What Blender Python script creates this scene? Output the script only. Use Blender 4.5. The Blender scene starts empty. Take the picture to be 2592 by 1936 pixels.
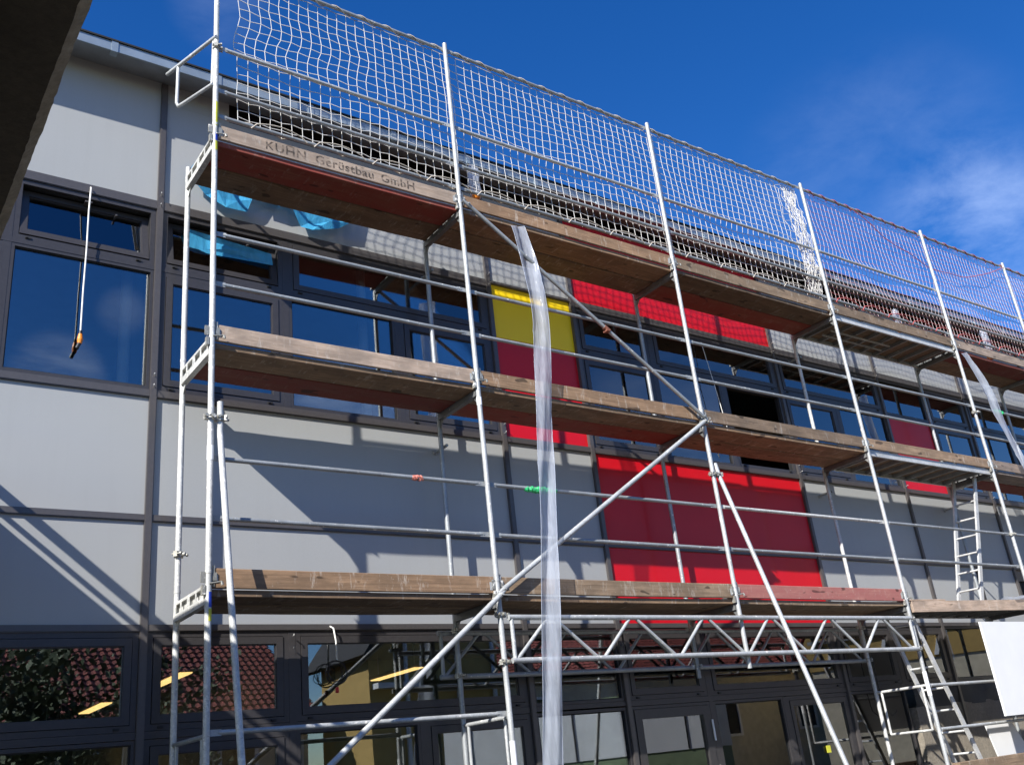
import bpy, math, random
from mathutils import Vector, Matrix
random.seed(7)
S = bpy.context.scene
col = S.collection
R = math.radians

# ------------------------------------------------------------------ camera
CX, CY, CZ, YAW, PITCH, ROLL, FPX = -2.37094, -6.99961, -1.49719, 0.65313, 0.38529, -0.11186, 2444.465
fwd = Vector((math.sin(YAW)*math.cos(PITCH), math.cos(YAW)*math.cos(PITCH), math.sin(PITCH)))
rt = Vector((math.cos(YAW), -math.sin(YAW), 0))
up = rt.cross(fwd)
r2 = math.cos(ROLL)*rt + math.sin(ROLL)*up
u2 = -math.sin(ROLL)*rt + math.cos(ROLL)*up
cd = bpy.data.cameras.new('camera'); cam = bpy.data.objects.new('camera', cd); col.objects.link(cam)
cam.matrix_world = Matrix(((r2.x, u2.x, -fwd.x, CX), (r2.y, u2.y, -fwd.y, CY), (r2.z, u2.z, -fwd.z, CZ), (0, 0, 0, 1)))
cd.sensor_width = 36; cd.lens = FPX/2592*36; cd.clip_end = 2000; cd.clip_start = 0.05
S.camera = cam

# ------------------------------------------------------------------ sky, sun, exposure
TS = Vector((-1.86, -1.0, 1.53)).normalized()          # towards the sun
el = math.asin(TS.z); az = math.atan2(TS.x, TS.y)
w = bpy.data.worlds.new('World'); S.world = w; w.use_nodes = True
nt = w.node_tree; N = nt.nodes; L = nt.links
bg = N['Background']; sky = N.new('ShaderNodeTexSky'); sky.sky_type = 'NISHITA'; sky.sun_disc = False
sky.sun_elevation = el; sky.sun_rotation = az; sky.air_density = 1.0; sky.dust_density = 0.35; sky.ozone_density = 3.5; sky.altitude = 300
hs = N.new('ShaderNodeHueSaturation'); hs.inputs['Saturation'].default_value = 1.34; hs.inputs['Hue'].default_value = 0.514
L.new(sky.outputs[0], hs.inputs['Color'])
tc = N.new('ShaderNodeTexCoord'); mp = N.new('ShaderNodeMapping'); mp.inputs['Scale'].default_value = (1.6, 3.0, 5.5)
mp.inputs['Rotation'].default_value = (0.2, 0.5, 0.3)
nz = N.new('ShaderNodeTexNoise'); nz.inputs['Scale'].default_value = 2.6; nz.inputs['Detail'].default_value = 9; nz.inputs['Roughness'].default_value = 0.62
nz.inputs['Distortion'].default_value = 0.15
cr = N.new('ShaderNodeValToRGB'); cr.color_ramp.elements[0].position = 0.36; cr.color_ramp.elements[1].position = 0.75
cr.color_ramp.elements[0].color = (0, 0, 0, 1); cr.color_ramp.elements[1].color = (.60, .60, .60, 1)
L.new(tc.outputs['Generated'], mp.inputs[0]); L.new(mp.outputs[0], nz.inputs['Vector']); L.new(nz.outputs[0], cr.inputs[0])
mx = N.new('ShaderNodeMixRGB'); mx.inputs[2].default_value = (10, 11.5, 14, 1)
def pixdir(u, v, mirror=False):                        # direction of a point of the sky; mirrored: of what a pane reflects
    d = (fwd+r2*((u-1296)/FPX)-u2*((v-968)/FPX)).normalized()
    return Vector((d.x, -d.y, d.z)) if mirror else d
acc = None
for d_, c0, amp in ((pixdir(2500, 580), .9945, .26), (pixdir(2250, 480), .988, .08), (pixdir(560, 0), .9985, .10), (pixdir(140, 955, True), .9988, .8), (pixdir(310, 790, True), .9996, .30), (pixdir(880, 1040, True), .9975, .9), (pixdir(1700, 1150, True), .99, .3)):
    dp = N.new('ShaderNodeVectorMath'); dp.operation = 'DOT_PRODUCT'; L.new(tc.outputs['Generated'], dp.inputs[0]); dp.inputs[1].default_value = d_
    mr = N.new('ShaderNodeMapRange'); mr.interpolation_type = 'SMOOTHSTEP'; L.new(dp.outputs['Value'], mr.inputs[0]); mr.inputs[1].default_value = c0; mr.inputs[2].default_value = 1; mr.inputs[4].default_value = amp
    if acc is None: acc = mr.outputs[0]
    else:
        ad = N.new('ShaderNodeMath'); ad.operation = 'ADD'; L.new(acc, ad.inputs[0]); L.new(mr.outputs[0], ad.inputs[1]); acc = ad.outputs[0]
cl = N.new('ShaderNodeMath'); cl.operation = 'MULTIPLY'; cl.use_clamp = True; L.new(acc, cl.inputs[0]); L.new(cr.outputs[0], cl.inputs[1])
L.new(cl.outputs[0], mx.inputs[0]); L.new(hs.outputs[0], mx.inputs[1]); L.new(mx.outputs[0], bg.inputs[0])
bg.inputs[1].default_value = 0.108
sd = bpy.data.lights.new('sun', 'SUN'); sd.energy = 5.0; sd.angle = R(0.53); sd.color = (1, .97, .92)
sun = bpy.data.objects.new('sun', sd); col.objects.link(sun)
sun.rotation_euler = TS.to_track_quat('Z', 'Y').to_euler()
S.view_settings.view_transform = 'Standard'; S.view_settings.look = 'None'
S.view_settings.exposure = 0.70; S.view_settings.gamma = 1; S.view_settings.use_curve_mapping = False
S.render.engine = 'CYCLES'
S.cycles.max_bounces = 8; S.cycles.transparent_max_bounces = 24; S.cycles.caustics_reflective = False; S.cycles.caustics_refractive = False

# ------------------------------------------------------------------ materials
def newmat(name):
    m = bpy.data.materials.new(name); m.use_nodes = True
    return m, m.node_tree.nodes, m.node_tree.links, m.node_tree.nodes['Principled BSDF']
def coords(N, L, scale=(1, 1, 1), rnd=True):
    tc = N.new('ShaderNodeTexCoord'); mp = N.new('ShaderNodeMapping'); mp.inputs['Scale'].default_value = scale
    if rnd:
        oi = N.new('ShaderNodeObjectInfo'); ml = N.new('ShaderNodeVectorMath'); ml.operation = 'SCALE'; ml.inputs['Scale'].default_value = 37.0
        cx = N.new('ShaderNodeCombineXYZ')
        for i in range(3): L.new(oi.outputs['Random'], cx.inputs[i])
        L.new(cx.outputs[0], ml.inputs[0])
        ad = N.new('ShaderNodeVectorMath'); L.new(tc.outputs['Object'], ad.inputs[0]); L.new(ml.outputs[0], ad.inputs[1])
        L.new(ad.outputs[0], mp.inputs[0])
    else: L.new(tc.outputs['Object'], mp.inputs[0])
    return mp.outputs[0]
def noise(N, L, v, sc, det=4, ro=.55):
    n = N.new('ShaderNodeTexNoise'); n.inputs['Scale'].default_value = sc; n.inputs['Detail'].default_value = det; n.inputs['Roughness'].default_value = ro
    L.new(v, n.inputs['Vector']); return n.outputs[0]
def ramp(N, L, f, stops):
    r = N.new('ShaderNodeValToRGB'); e = r.color_ramp.elements
    while len(e) < len(stops): e.new(0.5)
    for i, (p, c) in enumerate(stops):
        e[i].position = p; e[i].color = (*c, 1) if len(c) == 3 else c
    L.new(f, r.inputs[0]); return r.outputs[0]
def mixc(N, L, f, a, b, mode='MIX'):
    m = N.new('ShaderNodeMixRGB'); m.blend_type = mode
    for s, v in ((0, f), (1, a), (2, b)):
        if isinstance(v, (int, float)): m.inputs[s].default_value = v
        elif isinstance(v, tuple): m.inputs[s].default_value = (*v, 1)
        else: L.new(v, m.inputs[s])
    return m.outputs[0]
def bump(N, L, P, h, st, dist=.01):
    b = N.new('ShaderNodeBump'); b.inputs['Strength'].default_value = st; b.inputs['Distance'].default_value = dist
    L.new(h, b.inputs['Height']); L.new(b.outputs[0], P.inputs['Normal'])

def mat_simple(name, c, rough=.5, metal=0, var=.12, sc=6, coat=0, bst=0, bsc=60):
    m, N, L, P = newmat(name); v = coords(N, L)
    n = noise(N, L, v, sc, 5)
    lo = tuple(x*(1-var) for x in c); hi = tuple(min(1, x*(1+var)) for x in c)
    L.new(ramp(N, L, n, [(.3, lo), (.7, hi)]), P.inputs['Base Color'])
    P.inputs['Roughness'].default_value = rough; P.inputs['Metallic'].default_value = metal; P.inputs['Coat Weight'].default_value = coat
    P.inputs['Coat Roughness'].default_value = .04
    if bst: bump(N, L, P, noise(N, L, v, bsc, 3), bst)
    return m
def mat_galv(name, base, spat=.62, metal=.45, rough=.42):
    m, N, L, P = newmat(name); v = coords(N, L)
    fine = noise(N, L, v, 90, 3); big = noise(N, L, v, 3.5, 6, .7); mid = noise(N, L, v, 22, 5, .7)
    c1 = ramp(N, L, fine, [(.3, tuple(x*.82 for x in base)), (.7, tuple(min(1, x*1.12) for x in base))])
    c2 = mixc(N, L, ramp(N, L, big, [(.35, (0, 0, 0)), (.68, (.85, .85, .85))]), c1, tuple(x*.58 for x in base))
    c2 = mixc(N, L, ramp(N, L, noise(N, L, v, 38, 6, .8), [(.58, (0, 0, 0)), (.66, (.7, .7, .7))]), c2, (.20, .17, .14))
    sp = ramp(N, L, mid, [(spat, (0, 0, 0)), (spat+.05, (1, 1, 1))])
    c3 = mixc(N, L, sp, c2, (.72, .70, .65)); L.new(c3, P.inputs['Base Color'])
    mm = N.new('ShaderNodeMath'); mm.operation = 'MULTIPLY_ADD'; L.new(sp, mm.inputs[0]); mm.inputs[1].default_value = -metal; mm.inputs[2].default_value = metal
    L.new(mm.outputs[0], P.inputs['Metallic']); P.inputs['Roughness'].default_value = rough
    bump(N, L, P, mid, .25, .004)
    return m
def mat_wood(name, base, dark, spots=.7, red=None):
    m, N, L, P = newmat(name); v = coords(N, L, (.9, 26, 26)); v2 = coords(N, L, (1, 2.5, 2.5))
    g = noise(N, L, v, 2.2, 7, .7); b = noise(N, L, v2, 3.2, 6, .62); f = noise(N, L, v2, 26, 4, .7); k = noise(N, L, v2, 5.5, 1, .3)
    c = ramp(N, L, g, [(.30, dark), (.5, tuple((a*.35+d*.65) for a, d in zip(dark, base))), (.72, base)])
    c = mixc(N, L, ramp(N, L, b, [(.38, (0, 0, 0)), (.62, (.85, .85, .85))]), c, tuple(x*.46 for x in base), 'MIX')
    st = noise(N, L, coords(N, L, (2.5, .6, .6)), 7, 7, .75); c = mixc(N, L, ramp(N, L, st, [(.56, (0, 0, 0)), (.68, (.55, .55, .55))]), c, (.55, .52, .47))
    if red: c = mixc(N, L, ramp(N, L, b, [(.34, (.25, .25, .25)), (.6, (.95, .95, .95))]), c, red)
    c = mixc(N, L, ramp(N, L, k, [(.70, (0, 0, 0)), (.735, (.8, .8, .8))]), c, tuple(x*.35 for x in dark))
    c = mixc(N, L, ramp(N, L, f, [(spots, (0, 0, 0)), (spots+.04, (.8, .8, .8))]), c, (.62, .6, .55))
    oi = N.new('ShaderNodeObjectInfo')
    c = mixc(N, L, 1.0, c, ramp(N, L, oi.outputs['Random'], [(0, (.62, .60, .60)), (.5, (.98, .95, .9)), (1, (1.22, 1.12, 1.04))]), 'MULTIPLY')
    L.new(c, P.inputs['Base Color']); P.inputs['Roughness'].default_value = .82
    bump(N, L, P, g, .5, .006); return m
M = {}
M['galv'] = mat_galv('galvanised_steel', (.54, .555, .55), .60, .25, .5)
M['galv_white'] = mat_galv('galvanised_steel_plaster_spattered', (.66, .66, .63), .55, .15, .55)
M['galv_dark'] = mat_galv('weathered_galvanised_steel', (.40, .42, .425), .62, .35, .5)
M['galv_shaded'] = mat_galv('shade_darkened_transom_steel', (.22, .225, .22), .66, .3, .6)  # under-deck shade of the transoms is put into this darker base colour
M['clamp'] = mat_galv('forged_clamp_steel', (.42, .41, .36), .55, .5, .5)
M['alu'] = mat_galv('aluminium', (.66, .66, .64), .62, .2, .45)
M['wood'] = mat_wood('weathered_scaffold_wood', (.35, .235, .145), (.115, .072, .042), .69)
M['wood_light'] = mat_wood('pale_scaffold_wood', (.55, .44, .36), (.28, .205, .145), .70)
M['wood_grey'] = mat_wood('grey_weathered_wood', (.38, .275, .185), (.13, .09, .06), .68)
M['wood_red'] = mat_wood('red_stained_wood', (.30, .12, .08), (.13, .035, .025), .71, (.24, .045, .032))
M['wood_pink'] = mat_wood('faded_red_wood', (.50, .24, .20), (.22, .08, .07), .66, (.36, .13, .12))
m, N, L, P = newmat('grey_facade_panel'); v = coords(N, L); v2 = coords(N, L, (7, 7, .5)); v3 = coords(N, L, (.5, .5, .5))
c = ramp(N, L, noise(N, L, v, 300, 3), [(.3, (.35, .355, .345)), (.7, (.40, .405, .395))])
c = mixc(N, L, ramp(N, L, noise(N, L, v2, 1.6, 6, .65), [(.50, (0, 0, 0)), (.85, (.22, .22, .22))]), c, (.30, .295, .28))
c = mixc(N, L, ramp(N, L, noise(N, L, v3, 1.3, 4, .6), [(.35, (0, 0, 0)), (.75, (.35, .35, .35))]), c, (.43, .43, .415))
L.new(c, P.inputs['Base Color']); P.inputs['Roughness'].default_value = .46; P.inputs['Metallic'].default_value = .1
bump(N, L, P, noise(N, L, v3, 1.1, 2), .10, .03); M['panel'] = m
M['red'] = mat_simple('red_glass_panel', (.56, .0008, .008), .5, 0, .04, 3, .10)
M['yellow'] = mat_simple('yellow_glass_panel', (1.0, .68, .006), .5, 0, .03, 3, .05)
M['frame'] = mat_simple('anthracite_window_frame', (.066, .061, .062), .36, .35, .08, 30)
M['cap'] = mat_simple('anthracite_mullion', (.115, .104, .10), .36, .4, .06, 30)
M['gasket'] = mat_simple('black_gasket', (.012, .012, .013), .7)
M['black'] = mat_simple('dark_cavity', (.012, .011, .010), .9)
M['zinc'] = mat_simple('zinc_sheet', (.36, .42, .45), .34, .55, .10, 5)
M['soffit'] = mat_simple('zinc_soffit', (.34, .37, .40), .4, .5, .12, 7)
M['conc'] = None
M['white_board'] = mat_simple('white_board', (.80, .80, .79), .6, 0, .03, 3)
M['cord_white'] = mat_simple('white_net_cord', (.66, .64, .60), .75, 0, .1, 60)
M['cord_pink'] = mat_simple('red_flecked_net_cord', (.62, .50, .48), .75, 0, .35, 160)
M['cord_red'] = mat_simple('red_net_cord', (.50, .10, .10), .75, 0, .4, 120)
M['cord_rose'] = mat_simple('rose_net_cord', (.66, .52, .50), .75, 0, .3, 120)
M['rope'] = mat_simple('worn_rope', (.52, .46, .38), .85, 0, .25, 80)
M['cable'] = mat_simple('white_cable', (.78, .77, .72), .5)
M['orange'] = mat_simple('orange_plastic', (.85, .25, .02), .45)
M['blackp'] = mat_simple('black_plastic', (.02, .02, .02), .4)
M['redp'] = mat_simple('red_plastic', (.6, .03, .02), .4)
M['green_tape'] = mat_simple('green_tape', (.04, .48, .16), .4, 0, .5, 40)
M['red_tape'] = mat_simple('red_white_tape', (.66, .22, .16), .5, 0, .5, 60)
M['blue_tape'] = mat_simple('blue_tape', (.02, .06, .45), .4)
M['yellow_tape'] = mat_simple('yellow_paint', (.62, .60, .05), .5)
M['rust'] = mat_simple('rusty_clamp', (.22, .08, .05), .8, 0, .4, 40)
M['plaster'] = mat_simple('interior_plaster', (.55, .55, .53), .8)
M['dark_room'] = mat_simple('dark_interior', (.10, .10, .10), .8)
M['green_wall'] = mat_simple('green_interior_wall', (.20, .26, .15), .8)
M['render_yellow'] = mat_simple('yellow_render', (.42, .29, .10), .85, 0, .08, 4)
M['render_cream'] = mat_simple('cream_render', (.55, .50, .38), .85)
M['tile'] = mat_simple('red_clay_tile', (.22, .055, .04), .7, 0, .45, 9)
M['leaf'] = mat_simple('dark_foliage', (.045, .07, .025), .7, 0, .5, 3)
M['bark'] = mat_simple('bark', (.12, .09, .06), .9)
M['blind'] = mat_simple('white_blind', (.86, .87, .86), .7, 0, .03, 2)
M['site_white'] = mat_simple('white_container_sheet', (.66, .68, .70), .5, 0, .06, 2)
M['membrane'] = mat_simple('black_membrane', (.025, .025, .028), .6, 0, .3, 6, 0, .6, 8)
M['asphalt'] = mat_simple('gravel_ground', (.13, .12, .105), .95, 0, .35, 3, 0, .5, 30)
M['letter'] = None
def mat_conc(name, c, dk):
    m, N, L, P = newmat(name); v = coords(N, L, rnd=False)
    a = noise(N, L, v, 2.2, 8, .7); b = noise(N, L, v, 28, 5, .7)
    c1 = ramp(N, L, a, [(.3, dk), (.68, c)]); c2 = mixc(N, L, ramp(N, L, b, [(.35, (.45, .45, .45)), (.62, (0, 0, 0))]), c1, tuple(x*.55 for x in dk))
    L.new(c2, P.inputs['Base Color']); P.inputs['Roughness'].default_value = .9; bump(N, L, P, b, .7, .012); return m
M['conc'] = mat_conc('rough_concrete', (.34, .30, .24), (.22, .19, .15))
M['conc_shaded'] = mat_conc('shade_darkened_concrete', (.085, .072, .052), (.045, .038, .028))  # shade on the slab's underside is mixed into this very dark base
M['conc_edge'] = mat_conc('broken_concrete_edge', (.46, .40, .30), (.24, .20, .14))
def mat_glass(name, base_fac, tint):
    m, N, L, P = newmat(name); N.remove(P)
    out = [n for n in N if n.type == 'OUTPUT_MATERIAL'][0]
    t = N.new('ShaderNodeBsdfTransparent'); t.inputs[0].default_value = (*tint, 1)
    g = N.new('ShaderNodeBsdfGlossy'); g.inputs['Roughness'].default_value = .004; g.inputs[0].default_value = (.96, .98, 1, 1)
    f = N.new('ShaderNodeFresnel'); f.inputs[0].default_value = 1.5
    ma = N.new('ShaderNodeMath'); ma.operation = 'MULTIPLY_ADD'; ma.inputs[1].default_value = 1.6; ma.inputs[2].default_value = base_fac; ma.use_clamp = True
    L.new(f.outputs[0], ma.inputs[0]); mi = N.new('ShaderNodeMixShader'); L.new(ma.outputs[0], mi.inputs[0]); L.new(t.outputs[0], mi.inputs[1]); L.new(g.outputs[0], mi.inputs[2])
    tc = N.new('ShaderNodeTexCoord'); n = N.new('ShaderNodeTexNoise'); n.inputs['Scale'].default_value = 1.1; L.new(tc.outputs['Object'], n.inputs['Vector'])
    b = N.new('ShaderNodeBump'); b.inputs['Strength'].default_value = .06; b.inputs['Distance'].default_value = .01; L.new(n.outputs[0], b.inputs['Height']); L.new(b.outputs[0], g.inputs['Normal'])
    L.new(mi.outputs[0], out.inputs[0]); return m
M['glass'] = mat_glass('window_glass', .10, (.80, .84, .83))
def mat_film(name, c, tr, rough=.3):
    m, N, L, P = newmat(name); out = [n for n in N if n.type == 'OUTPUT_MATERIAL'][0]
    v = coords(N, L, (6, 6, 1.2)); n = noise(N, L, v, 3, 5, .6)
    P.inputs['Base Color'].default_value = (*c, 1); P.inputs['Roughness'].default_value = rough
    tl = N.new('ShaderNodeBsdfTranslucent'); tl.inputs[0].default_value = (*c, 1)
    mi = N.new('ShaderNodeMixShader'); mi.inputs[0].default_value = .4; L.new(P.outputs[0], mi.inputs[1]); L.new(tl.outputs[0], mi.inputs[2])
    t = N.new('ShaderNodeBsdfTransparent'); m2 = N.new('ShaderNodeMixShader')
    f = ramp(N, L, n, [(.3, (tr-.1,)*3), (.7, (min(1, tr+.14),)*3)]); L.new(f, m2.inputs[0]); L.new(t.outputs[0], m2.inputs[1]); L.new(mi.outputs[0], m2.inputs[2])
    L.new(m2.outputs[0], out.inputs[0]); bump(N, L, P, n, .6, .02); return m
M['film'] = mat_film('clear_plastic_film', (.66, .71, .80), .60, .16)
M['blue_film'] = mat_film('blue_protective_film', (.10, .50, .78), .82, .3)
m, N_, L_, P_ = newmat('stencil_paint'); out = [n for n in N_ if n.type == 'OUTPUT_MATERIAL'][0]
v = coords(N_, L_, (1, 1, 1)); a = noise(N_, L_, v, 26, 6, .75)
P_.inputs['Base Color'].default_value = (.05, .04, .035, 1); P_.inputs['Roughness'].default_value = .9
t = N_.new('ShaderNodeBsdfTransparent'); mi = N_.new('ShaderNodeMixShader')
L_.new(ramp(N_, L_, a, [(.42, (.10, .10, .10)), (.60, (.9, .9, .9))]), mi.inputs[0]); L_.new(t.outputs[0], mi.inputs[1]); L_.new(P_.outputs[0], mi.inputs[2]); L_.new(mi.outputs[0], out.inputs[0])
M['letter'] = m
m, N_, L_, P_ = newmat('warm_lamp'); P_.inputs['Emission Color'].default_value = (1, .62, .22, 1); P_.inputs['Emission Strength'].default_value = 1.6
P_.inputs['Base Color'].default_value = (.8, .6, .3, 1); M['lamp'] = m

# ------------------------------------------------------------------ mesh helpers
class MB:
    def __init__(s): s.v = []; s.f = []; s.sm = []; s.mi = []; s.cur = 0
    def _add(s, vs, fs, smooth=False):
        b = len(s.v); s.v += [tuple(p) for p in vs]
        for f in fs: s.f.append(tuple(i+b for i in f)); s.sm.append(smooth); s.mi.append(s.cur)
    def box(s, x0, x1, y0, y1, z0, z1):
        s._add([(x0, y0, z0), (x1, y0, z0), (x1, y1, z0), (x0, y1, z0), (x0, y0, z1), (x1, y0, z1), (x1, y1, z1), (x0, y1, z1)],
               [(0, 3, 2, 1), (4, 5, 6, 7), (0, 1, 5, 4), (1, 2, 6, 5), (2, 3, 7, 6), (3, 0, 4, 7)]); return s
    def bbox(s, x0, x1, y0, y1, z0, z1, b=.004):       # box with chamfered long edges (along x)
        pr = [(y0+b, z0), (y1-b, z0), (y1, z0+b), (y1, z1-b), (y1-b, z1), (y0+b, z1), (y0, z1-b), (y0, z0+b)]
        n = 8; vs = [(x0, y, z) for y, z in pr]+[(x1, y, z) for y, z in pr]
        fs = [(i, (i+1) % n, (i+1) % n+n, i+n) for i in range(n)]+[tuple(range(n))[::-1], tuple(range(n, 2*n))]
        fs = [f[::-1] for f in fs]; s._add(vs, fs); return s
    def tube(s, p, q, r, seg=14, r2=None, caps=True):
        p = Vector(p); q = Vector(q); d = (q-p).normalized(); a = d.orthogonal().normalized(); b = d.cross(a); r2 = r if r2 is None else r2
        vs = []
        for P_, rr in ((p, r), (q, r2)):
            for i in range(seg):
                t = 2*math.pi*i/seg; vs.append(P_+a*math.cos(t)*rr+b*math.sin(t)*rr)
        s._add(vs, [(i, (i+1) % seg, (i+1) % seg+seg, i+seg) for i in range(seg)], True)
        if caps:
            s._add(vs[:seg], [tuple(range(seg))[::-1]]); s._add(vs[seg:], [tuple(range(seg))])
        return s
    def hollow(s, p, q, r, seg=14):                    # open tube end with a dark inside
        s.tube(p, q, r, seg, caps=False); s.tube(p, q, r*.84, seg, caps=False); return s
    def path(s, pts, r, seg=6, closed=False, smooth=True):
        pts = [Vector(p) for p in pts]; n = len(pts); vs = []; a = None
        for i, p in enumerate(pts):
            d = (pts[min(i+1, n-1)]-pts[max(i-1, 0)])
            d = d.normalized() if d.length > 1e-9 else Vector((0, 0, 1))
            if a is None: a = d.orthogonal().normalized()
            a = (a-d*a.dot(d)); a = a.normalized() if a.length > 1e-6 else d.orthogonal().normalized()
            b = d.cross(a); rr = r[i] if isinstance(r, list) else r
            for k in range(seg):
                t = 2*math.pi*k/seg; vs.append(p+a*math.cos(t)*rr+b*math.sin(t)*rr)
        fs = [(i*seg+k, i*seg+(k+1) % seg, (i+1)*seg+(k+1) % seg, (i+1)*seg+k) for i in range(n-1) for k in range(seg)]
        s._add(vs, fs, smooth); s._add(vs[:seg], [tuple(range(seg))[::-1]]); s._add(vs[-seg:], [tuple(range(seg))]); return s
    def poly(s, pts, y0, y1, axis='y'):                # prism of an outline
        n = len(pts)
        f = {'y': lambda p, t: (p[0], t, p[1]), 'x': lambda p, t: (t, p[0], p[1]), 'z': lambda p, t: (p[0], p[1], t)}[axis]
        vs = [f(p, y0) for p in pts]+[f(p, y1) for p in pts]
        s._add(vs, [(i, (i+1) % n, (i+1) % n+n, i+n) for i in range(n)]+[tuple(range(n))[::-1], tuple(range(n, 2*n))]); return s
    def ring(s, x0, x1, z0, z1, wd, y0, y1, wt=None):
        wt = wd if wt is None else wt
        s.box(x0, x0+wd, y0, y1, z0, z1); s.box(x1-wd, x1, y0, y1, z0, z1)
        s.box(x0+wd, x1-wd, y0, y1, z1-wt, z1); s.box(x0+wd, x1-wd, y0, y1, z0, z0+wt); return s
    def quad(s, a, b, c, d): s._add([a, b, c, d], [(0, 1, 2, 3)]); return s
    def build(s, name, mat, parent=None, bevel=0, xf=None, **props):
        me = bpy.data.meshes.new(name); me.from_pydata(s.v, [], s.f)
        me.polygons.foreach_set('use_smooth', s.sm)
        mats = mat if isinstance(mat, (list, tuple)) else [mat]
        for q in mats: me.materials.append(M[q])
        if len(mats) > 1: me.polygons.foreach_set('material_index', s.mi)
        me.update()
        o = bpy.data.objects.new(name, me); col.objects.link(o)
        if parent: o.parent = parent
        if xf: o.matrix_local = xf
        for k, v_ in props.items(): o[k] = v_
        return o
def thing(name, label, cat, group=None, loc=(0, 0, 0)):
    o = bpy.data.objects.new(name, None); col.objects.link(o); o.location = loc; o.empty_display_size = .1
    o['label'] = label; o['category'] = cat
    if group: o['group'] = group
    return o
def tag(o, label, cat, group=None):
    o['label'] = label; o['category'] = cat
    if group: o['group'] = group
    return o
def inst(me, name, parent, loc=(0, 0, 0), rot=(0, 0, 0), **p):
    o = bpy.data.objects.new(name, me); col.objects.link(o); o.parent = parent; o.location = loc; o.rotation_euler = rot
    for k, v_ in p.items(): o[k] = v_
    return o

# ================================================================== SETTING
g = MB().box(-400, 400, -400, 400, -3.4, -3.1).build('ground', 'asphalt'); g['kind'] = 'structure'

# ================================================================== BUILDING
K0, KS = -.192, 1.232
def kx(k): return K0+KS*k
B = thing('office_building', 'long modern building with grey, red and yellow facade panels and dark framed windows', 'building')
YP = .940   # panel face
YC = .910   # cap face
XL, XR = kx(-5), kx(17)
def panel(k0, k1, z0, z1, mat, lab=None, y=YP):
    o = MB().box(kx(k0)+.012, kx(k1)-.012, y, y+.03, z0, z1).build('wall_panel', mat, B)
    if lab: o['label'] = lab
    return o
grey_k = [(-5, -2), (-2, 0), (0, 3), (3, 4), (7, 9), (9, 11), (11, 13), (13, 15), (15, 17)]
for a, b in grey_k:
    panel(a, b, 3.80, 5.19 if b <= 0 else 4.95, 'panel')
    panel(a, b, .775, 1.845, 'panel')
    if a < 11: panel(a, b, -.11, .745, 'panel')
MB().box(kx(0)+.012, .46, YP+.001, YP+.03, 4.952, 5.19).build('wall_panel', 'panel', B)
panel(4, 7, 3.80, 4.95, 'red', 'red panel under the roof edge'); panel(4, 7, .775, 1.845, 'red', 'large red panel below the upper windows'); panel(4, 7, -.11, .745, 'red', 'red panel above the lower windows')
panel(3, 4, 3.10, 3.765, 'yellow', 'yellow panel between the windows', .950); panel(3, 4, 1.88, 3.06, 'red', 'red panel under the yellow one', .950)
panel(9, 10, 1.88, 3.09, 'red', 'distant red panel between the windows', .950)
# structural wall behind everything above the glass, leaving the window bands open
wb = MB()
for z0, z1 in ((3.72, 4.90), (-.10, 1.84)): wb.box(XL, XR, YP+.035, YP+.28, z0, z1)
wb.build('core_wall', 'black', B)
# recessed ventilation gap under the eaves
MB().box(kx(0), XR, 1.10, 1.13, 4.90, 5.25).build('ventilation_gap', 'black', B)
# vertical mullion caps
for k in (-5, -2, 0, 3, 4, 7, 9, 11, 13, 15, 17):
    x = kx(k); m = MB().box(x-.030, x+.030, YC, YP+.04, -3.08 if k > -3 else -.1, 5.16); m.box(x-.024, x+.024, YC-.004, YC, -3.07, 5.15)
    m.build('mullion', 'cap', B)
# horizontal caps, butted between the mullions
kk = [-5, -2, 0, 3, 4, 7, 9, 11, 13, 15, 17]
for a, b in zip(kk[:-1], kk[1:]):
    x0, x1 = kx(a)+.0305, kx(b)-.0305
    for z0, z1, yy in ((3.715, 3.80, YC+.004), (1.832, 1.893, YC+.004), (.742, .790, YC+.006), (-.145, -.098, YC+.004)):
        if a >= 11 and z0 < .7: continue
        if (a, b) == (3, 4) and z0 > 3: z0 = 3.772
        MB().box(x0, x1, yy, YP+.04, z0, z1).box(x0, x1, yy+.006, YP+.03, z0-.007, z0).build('rail_cap', 'cap', B)
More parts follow.
